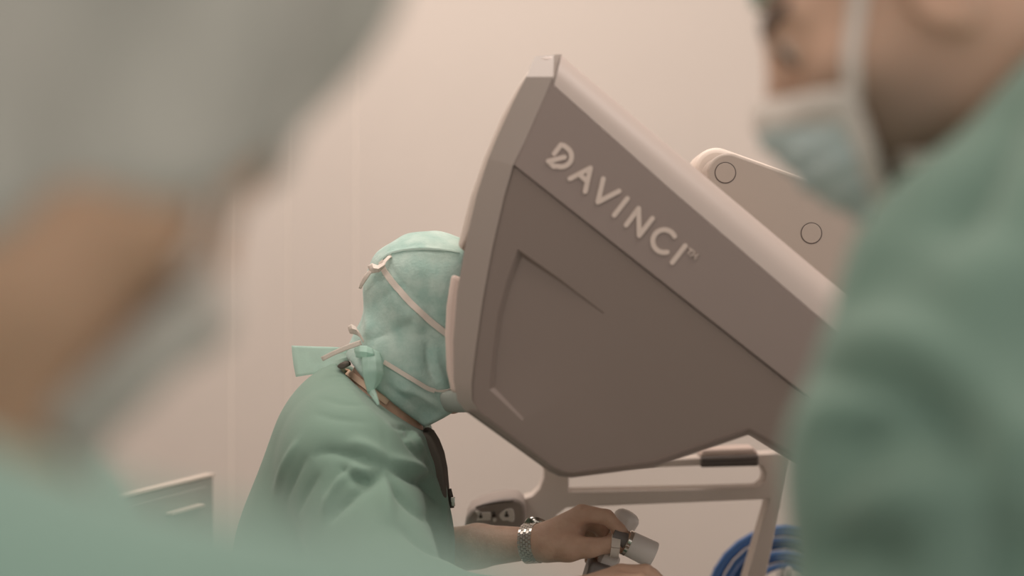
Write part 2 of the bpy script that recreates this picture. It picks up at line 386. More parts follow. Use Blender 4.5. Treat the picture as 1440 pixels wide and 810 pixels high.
# lower side panel: its front part is sunk, the floor of the recess rises to nothing towards the rear
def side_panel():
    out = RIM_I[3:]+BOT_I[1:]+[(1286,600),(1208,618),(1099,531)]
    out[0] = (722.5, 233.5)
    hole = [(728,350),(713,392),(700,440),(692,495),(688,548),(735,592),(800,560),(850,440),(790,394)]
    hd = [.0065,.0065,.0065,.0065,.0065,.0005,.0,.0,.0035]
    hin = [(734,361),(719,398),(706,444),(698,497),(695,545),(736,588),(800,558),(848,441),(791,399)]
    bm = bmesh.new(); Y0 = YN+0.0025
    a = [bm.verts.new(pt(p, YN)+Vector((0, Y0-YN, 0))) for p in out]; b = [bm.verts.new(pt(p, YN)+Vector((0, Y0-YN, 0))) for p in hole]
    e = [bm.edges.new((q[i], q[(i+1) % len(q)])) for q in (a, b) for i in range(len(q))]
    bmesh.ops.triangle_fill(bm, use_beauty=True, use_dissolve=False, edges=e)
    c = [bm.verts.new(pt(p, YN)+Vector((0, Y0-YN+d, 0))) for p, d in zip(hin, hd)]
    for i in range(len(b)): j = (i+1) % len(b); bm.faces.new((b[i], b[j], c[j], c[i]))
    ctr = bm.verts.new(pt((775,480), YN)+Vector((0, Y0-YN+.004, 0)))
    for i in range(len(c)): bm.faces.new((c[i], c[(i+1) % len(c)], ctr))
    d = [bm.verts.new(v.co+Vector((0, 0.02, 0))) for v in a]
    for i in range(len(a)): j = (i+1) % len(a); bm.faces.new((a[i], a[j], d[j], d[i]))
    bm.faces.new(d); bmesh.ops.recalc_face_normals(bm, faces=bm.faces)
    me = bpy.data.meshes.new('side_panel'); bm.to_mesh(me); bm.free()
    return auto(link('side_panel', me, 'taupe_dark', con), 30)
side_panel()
# pale surround of the viewing opening: two side cheeks and a brow piece
ch_o = [(690,196),(668,258),(650,330),(636,385),(629,430),(627,470),(629,520),(636,552)]
ch_i = [(720,220),(700,270),(690,330),(670,400),(664,450),(662,490),(662,520),(660,548)]
for y0, y1 in ((1.815, 1.868), (2.132, 2.185)):
    prism('face_cushion', ch_o[3:]+ch_i[::-1][:5], y0, y1, 'padding', con, 0.006, 1.84)
prism('brow_pad', [(748,92),(727,122),(704,165),(680,222),(660,280),(644,345),(650,352),(676,300),(720,215),(765,110)], 1.80, 2.20, 'pale', con, 0.005, 1.80)
# lettering: every letter is a raised rounded stroke figure on the name band
def crop(c): return (740+c[0]/3.858, 180+c[1]/3.858)
def arc(cx, cy, r, a0, a1, n=12): return [(cx+r*math.cos(math.radians(a0+(a1-a0)*i/n)), cy+r*math.sin(math.radians(a0+(a1-a0)*i/n))) for i in range(n+1)]
def stroke_letter(name, strokes, w, label):
    bm = bmesh.new()
    for si, st in enumerate(strokes):
        q = [Vector((pt(crop(c), YN).x, 0, pt(crop(c), YN).z)) for c in st]
        L = []; Rr = []; n = len(q)
        for i, p in enumerate(q):
            a = (q[i]-q[i-1]).normalized() if i else (q[1]-q[0]).normalized(); b = (q[i+1]-q[i]).normalized() if i < n-1 else a
            t = (a+b).normalized(); s = Vector((-t.z, 0, t.x)); k = min(1.3, 1/max(0.4, t.dot(a))); L.append(p+s*w/2*k); Rr.append(p-s*w/2*k)
        def cap(p, d): s = Vector((-d.z, 0, d.x)); return [p+(s*math.cos(x)+d*math.sin(x))*w/2 for x in [PI*j/6 for j in range(1, 6)]]
        loop = L+cap(q[-1], (q[-1]-q[-2]).normalized())+Rr[::-1]+cap(q[0], (q[0]-q[1]).normalized())
        f_ = [bm.verts.new((p.x, YN-0.0012-.0003*si, p.z)) for p in loop]; g_ = [bm.verts.new((p.x, YN+0.002, p.z)) for p in loop]
        # quads across the stroke
        k = len(loop)
        for i in range(n-1): bm.faces.new((f_[i], f_[i+1], f_[2*n+5-2-i], f_[2*n+5-1-i]))
        bm.faces.new(f_[n-1:n+6]); bm.faces.new([f_[i] for i in range(2*n+4, k)]+[f_[0]])
        for i in range(k): bm.faces.new((f_[i], f_[(i+1) % k], g_[(i+1) % k], g_[i]))
    bmesh.ops.recalc_face_normals(bm, faces=bm.faces)
    me = bpy.data.meshes.new(name); bm.to_mesh(me); bm.free(); o = link(name, me, 'letter', con, False); o['label'] = label
D_ = [(152,140),(188,93),(205,96)]+arc(190,155,56,-55,110,14)+[(150,208),(120,181)]
LET = [('D', [D_, [(120,181),(207,159)]]), ('A', [[(237,276),(348,218)],[(348,218),(320,345)],[(290,254),(330,290)]]), ('V', [[(418,276),(389,402)],[(389,402),(503,343)]]),
       ('I', [[(548,383),(477,474)]]), ('N', [[(542,527),(609,437)],[(609,437),(613,583)],[(613,583),(684,491)]]),
       ('C', [arc(748,614,62,-25,-285,18)]), ('I', [[(862,639),(792,730)]])]
for ch, st in LET: stroke_letter('raised_letter', st, 0.0060, 'raised pale letter '+ch)
stroke_letter('trademark_sign', [[(884,652),(906,668)],[(895,660),(880,683)],[(893,694),(912,672),(911,697),(932,685),(915,710)]], 0.0016, 'tiny pale trademark sign')
# boom arm behind the hood
def rounded_top(cx, cy, r, a0, a1, n=10): return [(cx+r*math.cos(math.radians(a0+(a1-a0)*i/n)), cy+r*math.sin(math.radians(a0+(a1-a0)*i/n))) for i in range(n+1)]
prism('boom_plate', rounded_top(1024,245,30,190,290)+rounded_top(1212,303,22,-70,10,6)+[(1262,430),(1290,560),(1120,500),(1000,300)], 1.96, 2.03, 'boom', con, 0.004)
prism('boom_cover', rounded_top(1008,240,33,180,290)+rounded_top(1222,305,22,-70,10,6)+[(1270,440),(1290,560),(1120,500),(990,300)], 2.035, 2.12, 'pale', con, 0.008)
for a, b in ((1020,243),(1141,328)):
    c = P(a, b, 1.96); lathe('bolt_cover', c+Vector((0, 0.004, 0)), c+Vector((0, -0.0008, 0)), [(0, .0138), (.85, .0138), (1, .0132)], 'boom', con)
    lathe('bolt_groove', c+Vector((0, 0.004, 0)), c+Vector((0, -0.0003, 0)), [(0, .0150), (1, .0150)], 'groove', con)
# column, base and arm rest
box('column', (0.55, 1.86, 0.12), (0.78, 2.16, 1.28), 'taupe', con, 0.03)
box('base', (0.30, 1.62, 0.0), (0.95, 2.42, 0.12), 'taupe', con, 0.03)
box('crossbeam', (0.50, 2.0, 0.62), (0.58, 2.40, 0.70), 'taupe', con, 0.015)
YA = 2.36
fo = [(764,640),(764,672),(758,687),(748,697),(733,702),(733,752),(762,752),(784,724),(796,714),(1082,702),(1046,825),(1036,862),(1036,1445),(1064,1445),(1064,862),(1074,825),(1112,646),(1108,640),(1096,637),(870,650)]
fh = [(800,662),(1062,652),(1072,657),(1077,668),(1075,678),(1066,685),(1000,687),(800,691)]
holed('armrest_frame', fo, fh, YA, YA+0.05, 'frame_paint', con, 0.0075, YA)
prism('frame_strut', [(1100,640),(1112,642),(1074,830),(1060,830)], YA+0.03, YA+0.085, 'taupe_dark', con, 0.003, YA)
g = prism('armrest_grip', [(985,642),(1066,639),(1066,655),(985,657)], YA-0.006, YA+0.045, 'grip', con, 0.003, YA)
prism('grip_cap', [(988,632),(1060,629),(1068,640),(985,643)], YA, YA+0.05, 'padding', g, 0.004, YA)
for k in range(2): prism('grip_rib', [(987,645.5+k*4.5),(1064,642.5+k*4.5),(1064,644+k*4.5),(987,647+k*4.5)], YA-0.008, YA, 'pod_dark', g, 0.0, YA)
prism('rear_cover', [(1098,690),(1112,688),(1116,730),(1092,733)], YA+0.09, YA+0.14, 'pale', con, 0.008, YA)
pod = prism('control_pod', [(652,748),(655,728),(661,718),(672,711),(690,704),(708,700.5),(724,700),(733,703),(738,710),(740,722),(740,748)], 2.26, 2.36, 'pod', con, 0.006, 2.26)
tube('pod_slot', [P(a, b, 2.2585) for a, b in [(669,714),(680,710),(694,707),(708,705.2),(722,704.6)]], 0.0018, 'pod_dark', pod, 8)
def button(name, pts, m, y=2.256): prism(name, pts, y, 2.262, m, pod, 0.0008, 2.26, 2)
button('pod_button', [(668.5,718.5),(673,718),(676,720),(690,720),(691,724),(690,731),(684,731.5),(670,732),(671.5,728),(672.5,725),(670,722)], 'button')
button('pod_button', [(702.5,723),(706,719.5),(711,716),(719,714.5),(722,717),(723.5,724),(723.5,731),(721,734),(717,733),(714,731.5),(707,732),(704,729),(702,726)], 'button')
button('pod_key', rounded_top(695.5,730.5,3,0,330,10), 'button')
for a, b, w in ((676,724.5,1.0),(712.5,722.5,1.15),(694.7,723,1.0)):
    button('button_icon', [(a-3*w,b+1.5*w),(a-1.2*w,b-1*w),(a-.9*w,b-4*w),(a+.9*w,b-4*w),(a+1.2*w,b-1*w),(a+3*w,b+1.5*w),(a+2*w,b+3.5*w),(a-2*w,b+3.5*w)], 'icon', 2.2545)

# hand controller: swivelling grey joints, a short barrel and the loop for the thumb
hc = empty('hand_controller', P(860, 800, 2.05)); hc.parent = con; hc.matrix_parent_inverse = Matrix.Translation(-con.location)
b0, b1 = P(884,764,2.03), P(919,781,2.03)
lathe('barrel', b0, b1, [(0, .0175), (.03, .0185), (.93, .0195), (.99, .0185), (1, .017)], 'metal_light', hc)
ax_ = (b1-b0).normalized()
lathe('barrel_ring', b0-ax_*.006, b0+ax_*.002, [(0, .017), (.2, .0192), (.8, .0192), (1, .017)], 'chrome', hc)
lathe('pinch_shaft', b0-ax_*.026, b0-ax_*.004, [(0, .010), (.5, .0115), (1, .013)], 'link_dark', hc)
lathe('upper_knuckle', P(858,772,2.10), P(885,722,2.10), [(0, .013), (.2, .017), (.55, .0185), (.88, .0195), (.97, .017), (1.03, .012), (1.06, .003)], 'metal_light', hc)
lathe('joint_collar', P(852,752,2.075), P(868,764,2.075), [(0, .012), (.3, .016), (.7, .016), (1, .012)], 'chrome', hc)
lathe('swivel_link', P(842,783,2.06), P(868,795,2.06), [(0, .010), (.15, .014), (.85, .014), (1, .010)], 'metal_light', hc)
prism('gimbal_body', [(828,787),(834,786),(873,798),(876,806),(868,850),(852,905),(816,890),(818,820)], 2.03, 2.09, 'link_dark', hc, 0.006, 2.06)
tube('gimbal_arm', smooth_path([P(842,870,2.06), P(850,930,2.08), R(0.25,2.12,-0.52), R(0.58,2.06,-0.50)], 6), 0.028, 'metal_grey', hc, 14)
# strap round the thumb
sa, sb = P(860,767,2.03), P(869,768,2.03)
u_, w_ = frame_at(sb-sa); loop_ = []
for j in range(24):
    c = 2*PI*j/24; loop_.append((sa.lerp(sb, .5)+(u_*math.cos(c)+w_*math.sin(c))*0.0135, (u_*math.cos(c)+w_*math.sin(c))))
loop_.append(loop_[0])
ribbon('thumb_strap', [l[0] for l in loop_], [l[1] for l in loop_], 0.0125, 'tie', hc, 0.002)
# second controller, under the near hand
hc2 = empty('hand_controller', P(900, 860, 1.85)); hc2.parent = con; hc2.matrix_parent_inverse = Matrix.Translation(-con.location)
lathe('barrel', P(900,862,1.86), P(945,880,1.86), [(0, .015), (.03, .018), (.95, .019), (1, .017)], 'metal_light', hc2)
tube('gimbal_arm', smooth_path([P(900,868,1.87), P(900,930,1.9), R(0.28,1.96,-0.56), R(0.58,1.96,-0.54)], 6), 0.026, 'metal_grey', hc2, 14)
for h_ in (hc, hc2):
    for o in h_.children: o.matrix_parent_inverse = Matrix.Translation(-h_.location)
for o in con.children:
    if o.type == 'MESH': o.matrix_parent_inverse = Matrix.Translation(-con.location)

# ------------------------------------------------------------------ blue cable coil behind the console leg
cc = P(1106, 848, 2.55); pts = []
for i in range(7*28):
    a = 2*PI*i/28; k = i/28; r = 0.062+0.0115*k+0.002*math.sin(3*k)
    pts.append(cc+Vector((math.cos(a)*r*1.02, (k % 2-.5)*0.014+0.004*math.sin(a*1.7), math.sin(a)*r*1.02)))
tag(tube('cable_coil', pts, 0.0058, 'blue_cable', None, 8), 'coil of blue cable hanging behind the console leg', 'cable')
hk = empty('cable_stand', (cc.x, cc.y, 0), 'grey pole carrying the blue cable coil', 'stand')
tube('pole', [(cc.x, cc.y+0.035, 0.03), (cc.x, cc.y+0.035, cc.z+0.05)], 0.012, 'metal_grey', hk)
tube('hook', [(cc.x, cc.y+0.035, cc.z+0.05), (cc.x, cc.y, cc.z+0.052), (cc.x, cc.y-0.03, cc.z+0.05), (cc.x, cc.y-0.035, cc.z+0.07)], 0.006, 'metal_grey', hk)
lathe('foot', (cc.x, cc.y+0.035, 0), (cc.x, cc.y+0.035, 0.03), [(0, .16), (.5, .16), (1, .03)], 'metal_grey', hk)
for o in hk.children: o.matrix_parent_inverse = Matrix.Translation(-hk.location)

# ------------------------------------------------------------------ grey cabinet standing behind the surgeon
c0 = P(303, 666, 2.6); dv = Vector((-.3, -.954, 0)); nv = Vector((-.954, .3, 0))
cab = empty('upright_panel', (c0.x, c0.y, 0), 'thin grey upright panel with pale top edge at left behind the near gown', 'panel')
def slab(name, s0, s1, n0, n1, z0, z1, m, bv):
    q = [c0+dv*s0+nv*n0, c0+dv*s1+nv*n0, c0+dv*s1+nv*n1, c0+dv*s0+nv*n1]
    v, f = prism_data([(p.x-c0.x, p.y-c0.y, z0) for p in q], [(p.x-c0.x, p.y-c0.y, z1) for p in q])
    o = link(name, fix(mesh(name, v, f)), m, cab, False); bevel(o, bv); auto(o); return o
slab('panel_board', 0.0, 0.55, 0.004, 0.02, 0.03, c0.z-0.006, 'cabinet', 0.004)
slab('top_trim', -0.003, 0.555, 0.002, 0.022, c0.z-0.0055, c0.z, 'pale', 0.001)
slab('inset_board', 0.03, 0.52, 0.001, 0.008, 0.2, c0.z-0.02, 'cabinet', 0.002)
for s_ in (0.06, 0.44): slab('foot', s_, s_+0.05, -0.12, 0.14, 0.0, 0.03, 'metal_grey', 0.006)
slab('handle', 0.06, 0.17, -0.012, 0.002, c0.z-0.053, c0.z-0.047, 'pale', 0.002)

# ------------------------------------------------------------------ people
def axes(yaw, pitch, roll=0):
    """columns: forward, left, up of a head; yaw 0 looks along +X"""
    M = Matrix.Rotation(yaw, 3, 'Z') @ Matrix.Rotation(pitch, 3, 'Y') @ Matrix.Rotation(roll, 3, 'X')
    return M
def head_in(vol, C, M, ear=True, sc=1.0):
    A = np.array(M); V0 = vol
    class Sized:
        def ell(s, c, r_, A_, k, cut=False): V0.ell(c, tuple(q*sc for q in r_), A_, k*sc, cut)
        def rc(s, a, b, ra, rb, k): V0.rc(a, b, ra*sc, rb*sc, k*sc)
    vol = Sized()
    def L(x, y, z): return C+M@Vector((x*sc, y*sc, z*sc))
    vol.ell(L(-.016, 0, .045), (.097, .076, .084), A, .02)
    vol.ell(L(.030, 0, -.02), (.060, .060, .085), A, .03)
    vol.ell(L(.022, 0, -.072), (.058, .054, .036), A, .02)
    vol.ell(L(.072, 0, -.100), (.017, .022, .015), A, .02)
    for s in (-1, 1):
        vol.ell(L(.058, s*.040, -.018), (.022, .020, .018), A, .02)            # cheek bone
        vol.rc(L(.082, s*.012, .030), L(.070, s*.046, .030), .009, .008, .014)  # brow
    vol.rc(L(.090, 0, .018), L(.112, 0, -.030), .007, .010, .012)              # nose
    for s in (-1, 1): vol.ell(L(.103, s*.012, -.033), (.011, .008, .008), A, .006)
    vol.ell(L(.087, 0, -.058), (.012, .024, .006), A, .006); vol.ell(L(.085, 0, -.071), (.012, .021, .007), A, .006)
    for s in (-1, 1):
        vol.ell(L(.093, s*.031, .009), (.019, .019, .014), A, .010, True)      # eye socket
        vol.ell(L(.074, s*.031, .010), (.0135, .0135, .0135), A, .003)
        vol.rc(L(.0875, s*.020, .017), L(.082, s*.044, .014), .0030, .0026, .004)  # lid
        if ear:
            vol.ell(L(-.012, s*.077, -.004), (.021, .010, .033), A, .008)
            vol.ell(L(-.006, s*.086, -.002), (.011, .007, .018), A, .006, True)
            vol.rc(L(.004, s*.079, .006), L(-.028, s*.084, .020), .004, .005, .005)
            vol.rc(L(-.028, s*.084, .020), L(-.014, s*.080, -.034), .005, .006, .005)
    return L

# ---- the surgeon at the console
sg = empty('person', (-0.25, 2.0, 0), 'seated surgeon in mint hood and green scrubs leaning into the console viewer', 'person')
def adopt(root):
    for o in root.children:
        o.matrix_parent_inverse = Matrix.Translation(-root.location)
HC = R(-.112, 2.0, -.052); HM = axes(0, math.radians(22))
hv = Vol((-.30, 1.85, CZ-.26), (.06, 2.15, CZ+.14), .0035, .05)
LH = head_in(hv, HC, HM, False, .93)
hv.rc(R(-.146, 2.0, -.10), R(-.205, 2.0, -.20), .056, .062, .02)
bv_ = Vol((-.42, 1.55, CZ-.56), (.30, 2.42, CZ+.12), .0035, .02)
head_in(bv_, HC, HM, False, .93)
bv_.rc(R(-.15, 2.0, -.10), R(-.205, 2.0, -.20), .056, .060, .02)
bv_.rc(R(-.21, 2.0, -.24), R(-.25, 2.0, -.42), .09, .09, .03); bv_.rc(R(-.2, 1.88, -.235), R(-.2, 2.12, -.235), .05, .05, .03)
# left (far) arm with the watch
EL = P(580, 784, 2.19); WR = P(752, 764, 2.06)
bv_.rc(R(-.2, 2.15, -.235), EL, .045, .042, .02); bv_.rc(EL, P(672, 768, 2.11), .040, .032, .012); bv_.rc(P(672, 768, 2.11), WR, .032, .0225, .010)
bv_.rc(WR, P(775, 760, 2.058), .0225, .0235, .008)
def finger(pts, rad, k=.004):
    for i in range(len(pts)-1): bv_.rc(P(*pts[i]), P(*pts[i+1]), rad[i], rad[i+1], k)
bv_.rc(P(764,758,2.05), P(818,723,2.045), .022, .0135, .012)
bv_.rc(P(768,760,2.07), P(822,729,2.068), .022, .0135, .012)
bv_.rc(P(768,766,2.085), P(819,738,2.090), .019, .0125, .012)
bv_.rc(P(766,770,2.09), P(812,748,2.108), .018, .0115, .012)
bv_.rc(P(800,752,2.06), P(806,760,2.06), .022, .018, .012)
finger([(818,722,2.045),(853,727,2.038),(871,745,2.036),(884,758,2.036)], [.0135, .0112, .0095, .0078])
finger([(822,729,2.068),(848,744,2.085),(851,768,2.085),(843,785,2.075)], [.013, .0108, .0098, .0085])
finger([(819,738,2.090),(845,754,2.108),(845,776,2.106),(835,787,2.095)], [.012, .0102, .0092, .008])
finger([(812,748,2.108),(836,764,2.126),(836,782,2.122),(828,788,2.112)], [.011, .0092, .0084, .0075])
bv_.rc(P(770,770,2.045), P(800,770,2.035), .021, .020, .014)
finger([(800,770,2.035),(830,770,2.028),(858,766,2.028),(880,771,2.032)], [.019, .0135, .0112, .0088], .008)
bv_.ell(P(872,766,2.024), (.007, .003, .006), None, .003)
# right (near) arm, mostly under the sleeve; its hand comes up at the lower edge
ER = R(-.135, 1.70, -.40); WN = P(808, 846, 1.80)
bv_.rc(R(-.2, 1.85, -.235), ER, .047, .043, .02); bv_.rc(ER, WN, .042, .026, .02)
bv_.rc(WN, P(872,812,1.84), .024, .017, .012); bv_.rc(WN, P(880,814,1.87), .024, .016, .012); bv_.rc(WN, P(872,822,1.81), .024, .015, .012); bv_.rc(WN, P(868,834,1.79), .022, .014, .012)
finger([(875,811,1.84),(908,806,1.84),(930,822,1.842),(935,842,1.845)], [.0165, .0118, .010, .0085])
finger([(882,813,1.87),(915,810,1.875),(936,826,1.876),(938,846,1.875)], [.0155, .0115, .0098, .0082])
finger([(872,822,1.81),(900,818,1.805),(922,836,1.81),(924,854,1.818)], [.015, .0115, .0098, .0082])
finger([(868,834,1.79),(892,834,1.785),(908,850,1.79),(908,866,1.80)], [.0135, .010, .009, .0075])
finger([(830,840,1.85),(868,836,1.895),(900,846,1.90),(922,856,1.895)], [.018, .0135, .011, .0088])
sk = link('body', bv_.skin('body', 2), 'skin_surgeon', sg)
# scrub top: one loose garment over trunk and both upper arms
gv = Vol((-.48, 1.55, .50), (.08, 2.42, CZ+.02), .0052, .03)
gv.ell(R(-.226, 2.0, -.30), (.115, .185, .17), np.array(axes(0, math.radians(8))), .05)
gv.ell(R(-.238, 2.0, -.205), (.082, .15, .105), np.array(axes(0, math.radians(25))), .05)
gv.rc(R(-.215, 1.88, -.225), R(-.215, 2.12, -.225), .075, .075, .05)
gv.rc(R(-.205, 1.845, -.235), R(-.15, 1.71, -.40), .080, .080, .05); gv.rc(R(-.15, 1.71, -.40), P(735, 872, 1.745), .074, .050, .04)
gv.rc(R(-.205, 2.155, -.235), R(-.17, 2.22, -.37), .078, .062, .05); gv.rc(R(-.17, 2.22, -.37), P(606, 792, 2.17), .060, .046, .04)
gv.rc(R(-.235, 2.0, -.38), R(-.275, 2.0, -.66), .155, .185, .06)
gv.keep(R(-.242, 2.0, -.106), (.097, 0, .122))
gv.rc(R(-.16, 2.0, -.08), R(-.225, 2.0, -.25), .066, .068, .006, True)
gm = gv.skin('scrub_top', 3)
folds(gm, [
    ([(545,652),(520,648),(490,638),(462,634),(440,640)], .008, -.009), ([(545,652),(528,668),(512,674),(496,668),(480,656)], .007, -.014), ([(546,644),(515,630),(490,622)], .010, .008), ([(520,658),(508,662),(498,655)], .006, .006),
    ([(545,652),(575,666),(598,680),(614,705)], .009, -.017), ([(546,645),(575,652),(600,666),(616,690)], .008, .009), ([(546,658),(560,688),(582,712),(612,738)], .010, -.014),
    ([(546,665),(545,700),(548,740)], .010, .007), ([(538,664),(505,690),(480,712),(462,735)], .009, -.011), ([(502,650),(480,672),(465,695),(455,725)], .007, .009), ([(490,652),(470,676),(458,700)], .006, -.008),
    ([(554,600),(566,608),(578,626),(592,645)], .006, -.012), ([(562,597),(576,606),(590,628),(607,662)], .006, .007), ([(555,600),(575,604),(570,616)], .005, -.008),
    ([(385,690),(400,655),(420,620)], .008, .006), ([(400,705),(412,672),(432,640)], .007, -.007), ([(418,720),(432,690),(450,665)], .007, -.006), ([(622,650),(630,700),(634,740)], .005, -.007), ([(604,640),(620,690),(625,740)], .007, .007),
    ([(450,560),(480,568),(515,570)], .008, -.003), ([(440,580),(475,590),(520,594)], .008, -.003), ([(540,585),(541,615),(545,646)], .002, -.002), ([(655,755),(690,775),(720,795)], .008, -.006), ([(560,740),(600,770),(640,785)], .010, -.010)])
ripple(gm, .003, 12, (1, 1, .5), 3)
scr = link('scrub_top', gm, 'scrub_green', sg)
# dark lining showing at the chest and at the nape
ul = prism('undershirt', [(592,606),(600,604),(608,609),(616,622),(623,640),(627.5,662),(630,690),(630,706),(622,710),(610,690),(600,640)], 1.955, 2.045, 'dark_cloth', sg, 0.006, 2.0); ul['label'] = 'dark undershirt showing at the chest'
# hood: cut from the shape of the head, a little wider everywhere
hd = hv.copy(.008)
hd.rc(R(-.153, 2.0, -.045), R(-.155, 2.0, -.085), .054, .050, .02); hd.rc(R(-.165, 2.0, -.105), R(-.115, 2.0, -.170), .068, .048, .02)
hd.keep(P(548, 553, 2.0), (-.88, 0, -1.0)); hd.keep(P(600, 597, 2.0), (.5, 0, -1.0))
hm = hd.skin('surgical_hood', 2)
folds(hm, [([(545,372),(585,420),(630,470)], .006, -.003), ([(560,452),(585,440),(590,470)], .009, .005), ([(600,480),(602,510),(612,540)], .007, -.008), ([(610,490),(618,520),(628,545)], .006, .005),
           ([(515,480),(540,470),(570,460)], .008, -.004), ([(535,365),(560,354),(600,350),(640,356)], .003, .0025), ([(512,440),(520,460),(514,475)], .008, .005),
           ([(540,540),(570,560),(600,585)], .006, -.005), ([(560,545),(590,556),(620,575)], .005, .005), ([(520,430),(550,410),(570,400)], .01, -.004), ([(545,400),(560,430),(556,460)], .01, .004), ([(590,380),(600,410),(610,440)], .01, -.003)])
ripple(hm, .004, 26, (1, 1, 1), 1)
hood = link('surgical_hood', hm, 'hood_cloth', sg)
ht = bvh(hm)
def on_hood(name, pix, wid, m, lift=.0015, thick=.0012):
    q = laid(ht, pix, 6)
    if len(q) > 2: return ribbon(name, [a for a, b in q], [b for a, b in q], wid, m, hood, thick, lift)
on_hood('mask_tie', [(537,368),(540,378),(552,396),(572,420),(596,444),(632,472)], .0085, 'tie')
on_hood('hood_seam', [(538,366),(548,358),(565,353),(590,350.5),(620,352),(645,356)], .0025, 'seam')
on_hood('lower_mask_tie', [(540,509),(560,521),(580,533),(600,545),(611,549)], .006, 'tie')
on_hood('mask_edge', [(606,546),(614,549),(622,549),(632,547),(642,542)], .003, 'tie')
# mask bulge below the hood, in front of the chin
mv = Vol((-.16, 1.86, CZ-.24), (.06, 2.14, CZ-.05), .004, .03)
mv.ell(R(-.058, 2.0, -.140), (.058, .078, .050), None, .02); mv.keep(R(-.1, 2, -.172), (0.05, 0, -1)); mv.keep(R(-.1, 2, -.142), (-.15, 0, 1))
link('face_mask', mv.skin('face_mask', 2), 'mask_green', sg)
# bows and loose ends at the back of the hood
def sheet(name, rows, m, parent, thick=.0008):
    n = len(rows[0]); v = [p for r in rows for p in r]; f = []
    for i in range(len(rows)-1):
        for j in range(n-1): f.append((i*n+j, i*n+j+1, (i+1)*n+j+1, (i+1)*n+j))
    o = link(name, mesh(name, v, f), m, parent); s = o.modifiers.new('thick', 'SOLIDIFY'); s.thickness = thick
    d = o.modifiers.new('sub', 'SUBSURF'); d.levels = 2; d.render_levels = 2; d.subdivision_type = 'SIMPLE'; auto(o, 45); return o
sheet('neck_tie', [[P(410,486,2.03),P(411,500,2.031),P(413,515,2.032),P(416,530,2.03)],[P(440,487,2.02),P(440,500,2.018),P(441,513,2.016),P(441,526,2.014)],[P(470,488,2.0),P(470,499,1.998),P(468,508,1.996),P(466,518,1.99)],[P(495,490,1.97),P(495,495,1.98),P(495,500,1.97),P(495,506,1.98)],[P(512,492,1.935),P(512,496,1.94),P(512,500,1.935),P(512,505,1.94)]], 'ribbon_cloth', hood)
sheet('neck_tie', [[P(512,492,1.93),P(518,491,1.925),P(526,492,1.925),P(534,496,1.93)],[P(509,508,1.915),P(517,505,1.905),P(528,506,1.905),P(538,510,1.915)],[P(510,525,1.91),P(518,522,1.90),P(529,521,1.90),P(539,525,1.91)],[P(514,540,1.91),P(520,538,1.905),P(528,537,1.905),P(536,536,1.915)],[P(518,554,1.91),P(521,552,1.908),P(524,549,1.908),P(527,547,1.912)]], 'ribbon_cloth', hood)
sheet('neck_tie', [[P(516,540,1.925),P(520,540,1.92),P(524,541,1.92)],[P(520,555,1.905),P(524,553,1.90),P(529,552,1.90)],[P(527,564,1.89),P(530,562,1.888),P(533,566,1.888)],[P(531,570,1.885),P(532,569,1.884),P(533,570,1.884)]], 'ribbon_cloth', hood)
sheet('hood_knot', [[P(500,488,1.95),P(506,486,1.93),P(516,487,1.915),P(524,491,1.92)],[P(499,494,1.945),P(506,494,1.92),P(516,495,1.905),P(526,498,1.912)],[P(501,502,1.95),P(508,503,1.925),P(516,504,1.912),P(526,506,1.92)]], 'ribbon_cloth', hood)
sheet('loose_tie_end', [[P(451,502,1.93),P(454,508,1.93)],[P(469,493,1.925),P(472,499,1.925)],[P(489,484,1.925),P(492,491,1.925)],[P(507,478,1.93),P(509,485,1.93)]], 'tie', hood)
sheet('tie_bow', [[P(489,459,1.95),P(490,464,1.95),P(492,469,1.95)],[P(494,456,1.945),P(495,462,1.94),P(497,470,1.945)],[P(500,459,1.945),P(501,464,1.94),P(501,471,1.945)],[P(505,466,1.94),P(506,470,1.94),P(506,474,1.94)],[P(511,478,1.935),P(511,480,1.935),P(511,482,1.935)]], 'tie', hood)
sheet('tie_bow', [[P(517,374,1.95),P(519,380,1.95),P(520,385,1.95)],[P(523,370,1.945),P(525,377,1.935),P(526,384,1.94)],[P(531,373,1.94),P(532,378,1.93),P(533,383,1.935)],[P(540,369,1.935),P(540,373,1.93),P(541,376,1.935)]], 'tie', hood)
sheet('tie_bow', [[P(537,372,1.935),P(540,374,1.93)],[P(539,366,1.94),P(543,368,1.935)],[P(545,360,1.945),P(549,362,1.94)],[P(550,358,1.95),P(552,361,1.95)]], 'tie', hood)
sheet('tie_bow', [[P(519,380,1.95),P(523,383,1.945)],[P(512,388,1.955),P(517,392,1.95)],[P(507,398,1.965),P(511,401,1.96)],[P(505,405,1.975),P(508,406,1.97)]], 'tie', hood)
# dark neckband at the nape and peach strip painting the overhead light on the neck skin
tree_g = bvh(gm)
prism('neckband', [(474,514),(479,510),(486,511),(488,516),(482,519),(475,518)], 1.93, 1.985, 'dark_cloth', sg, 0.002)
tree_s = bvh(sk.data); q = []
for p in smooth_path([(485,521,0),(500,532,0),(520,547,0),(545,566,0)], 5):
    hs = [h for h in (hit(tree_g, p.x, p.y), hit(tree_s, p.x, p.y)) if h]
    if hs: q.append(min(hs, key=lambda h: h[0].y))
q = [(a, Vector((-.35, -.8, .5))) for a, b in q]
if len(q) > 3: ribbon('lit_nape_strip', [a for a, b in q], [b for a, b in q], .0085, 'lit_nape_skin', sg, .002)
prism('pen_clip', [(633,699),(640,699),(640,712),(635,712)], 2.0, 2.004, 'chrome', sg, 0.0008)
tube('pen', [P(631,688,2.006), P(634,700,2.006), P(635,714,2.006)], .004, 'dark_cloth', sg, 10)
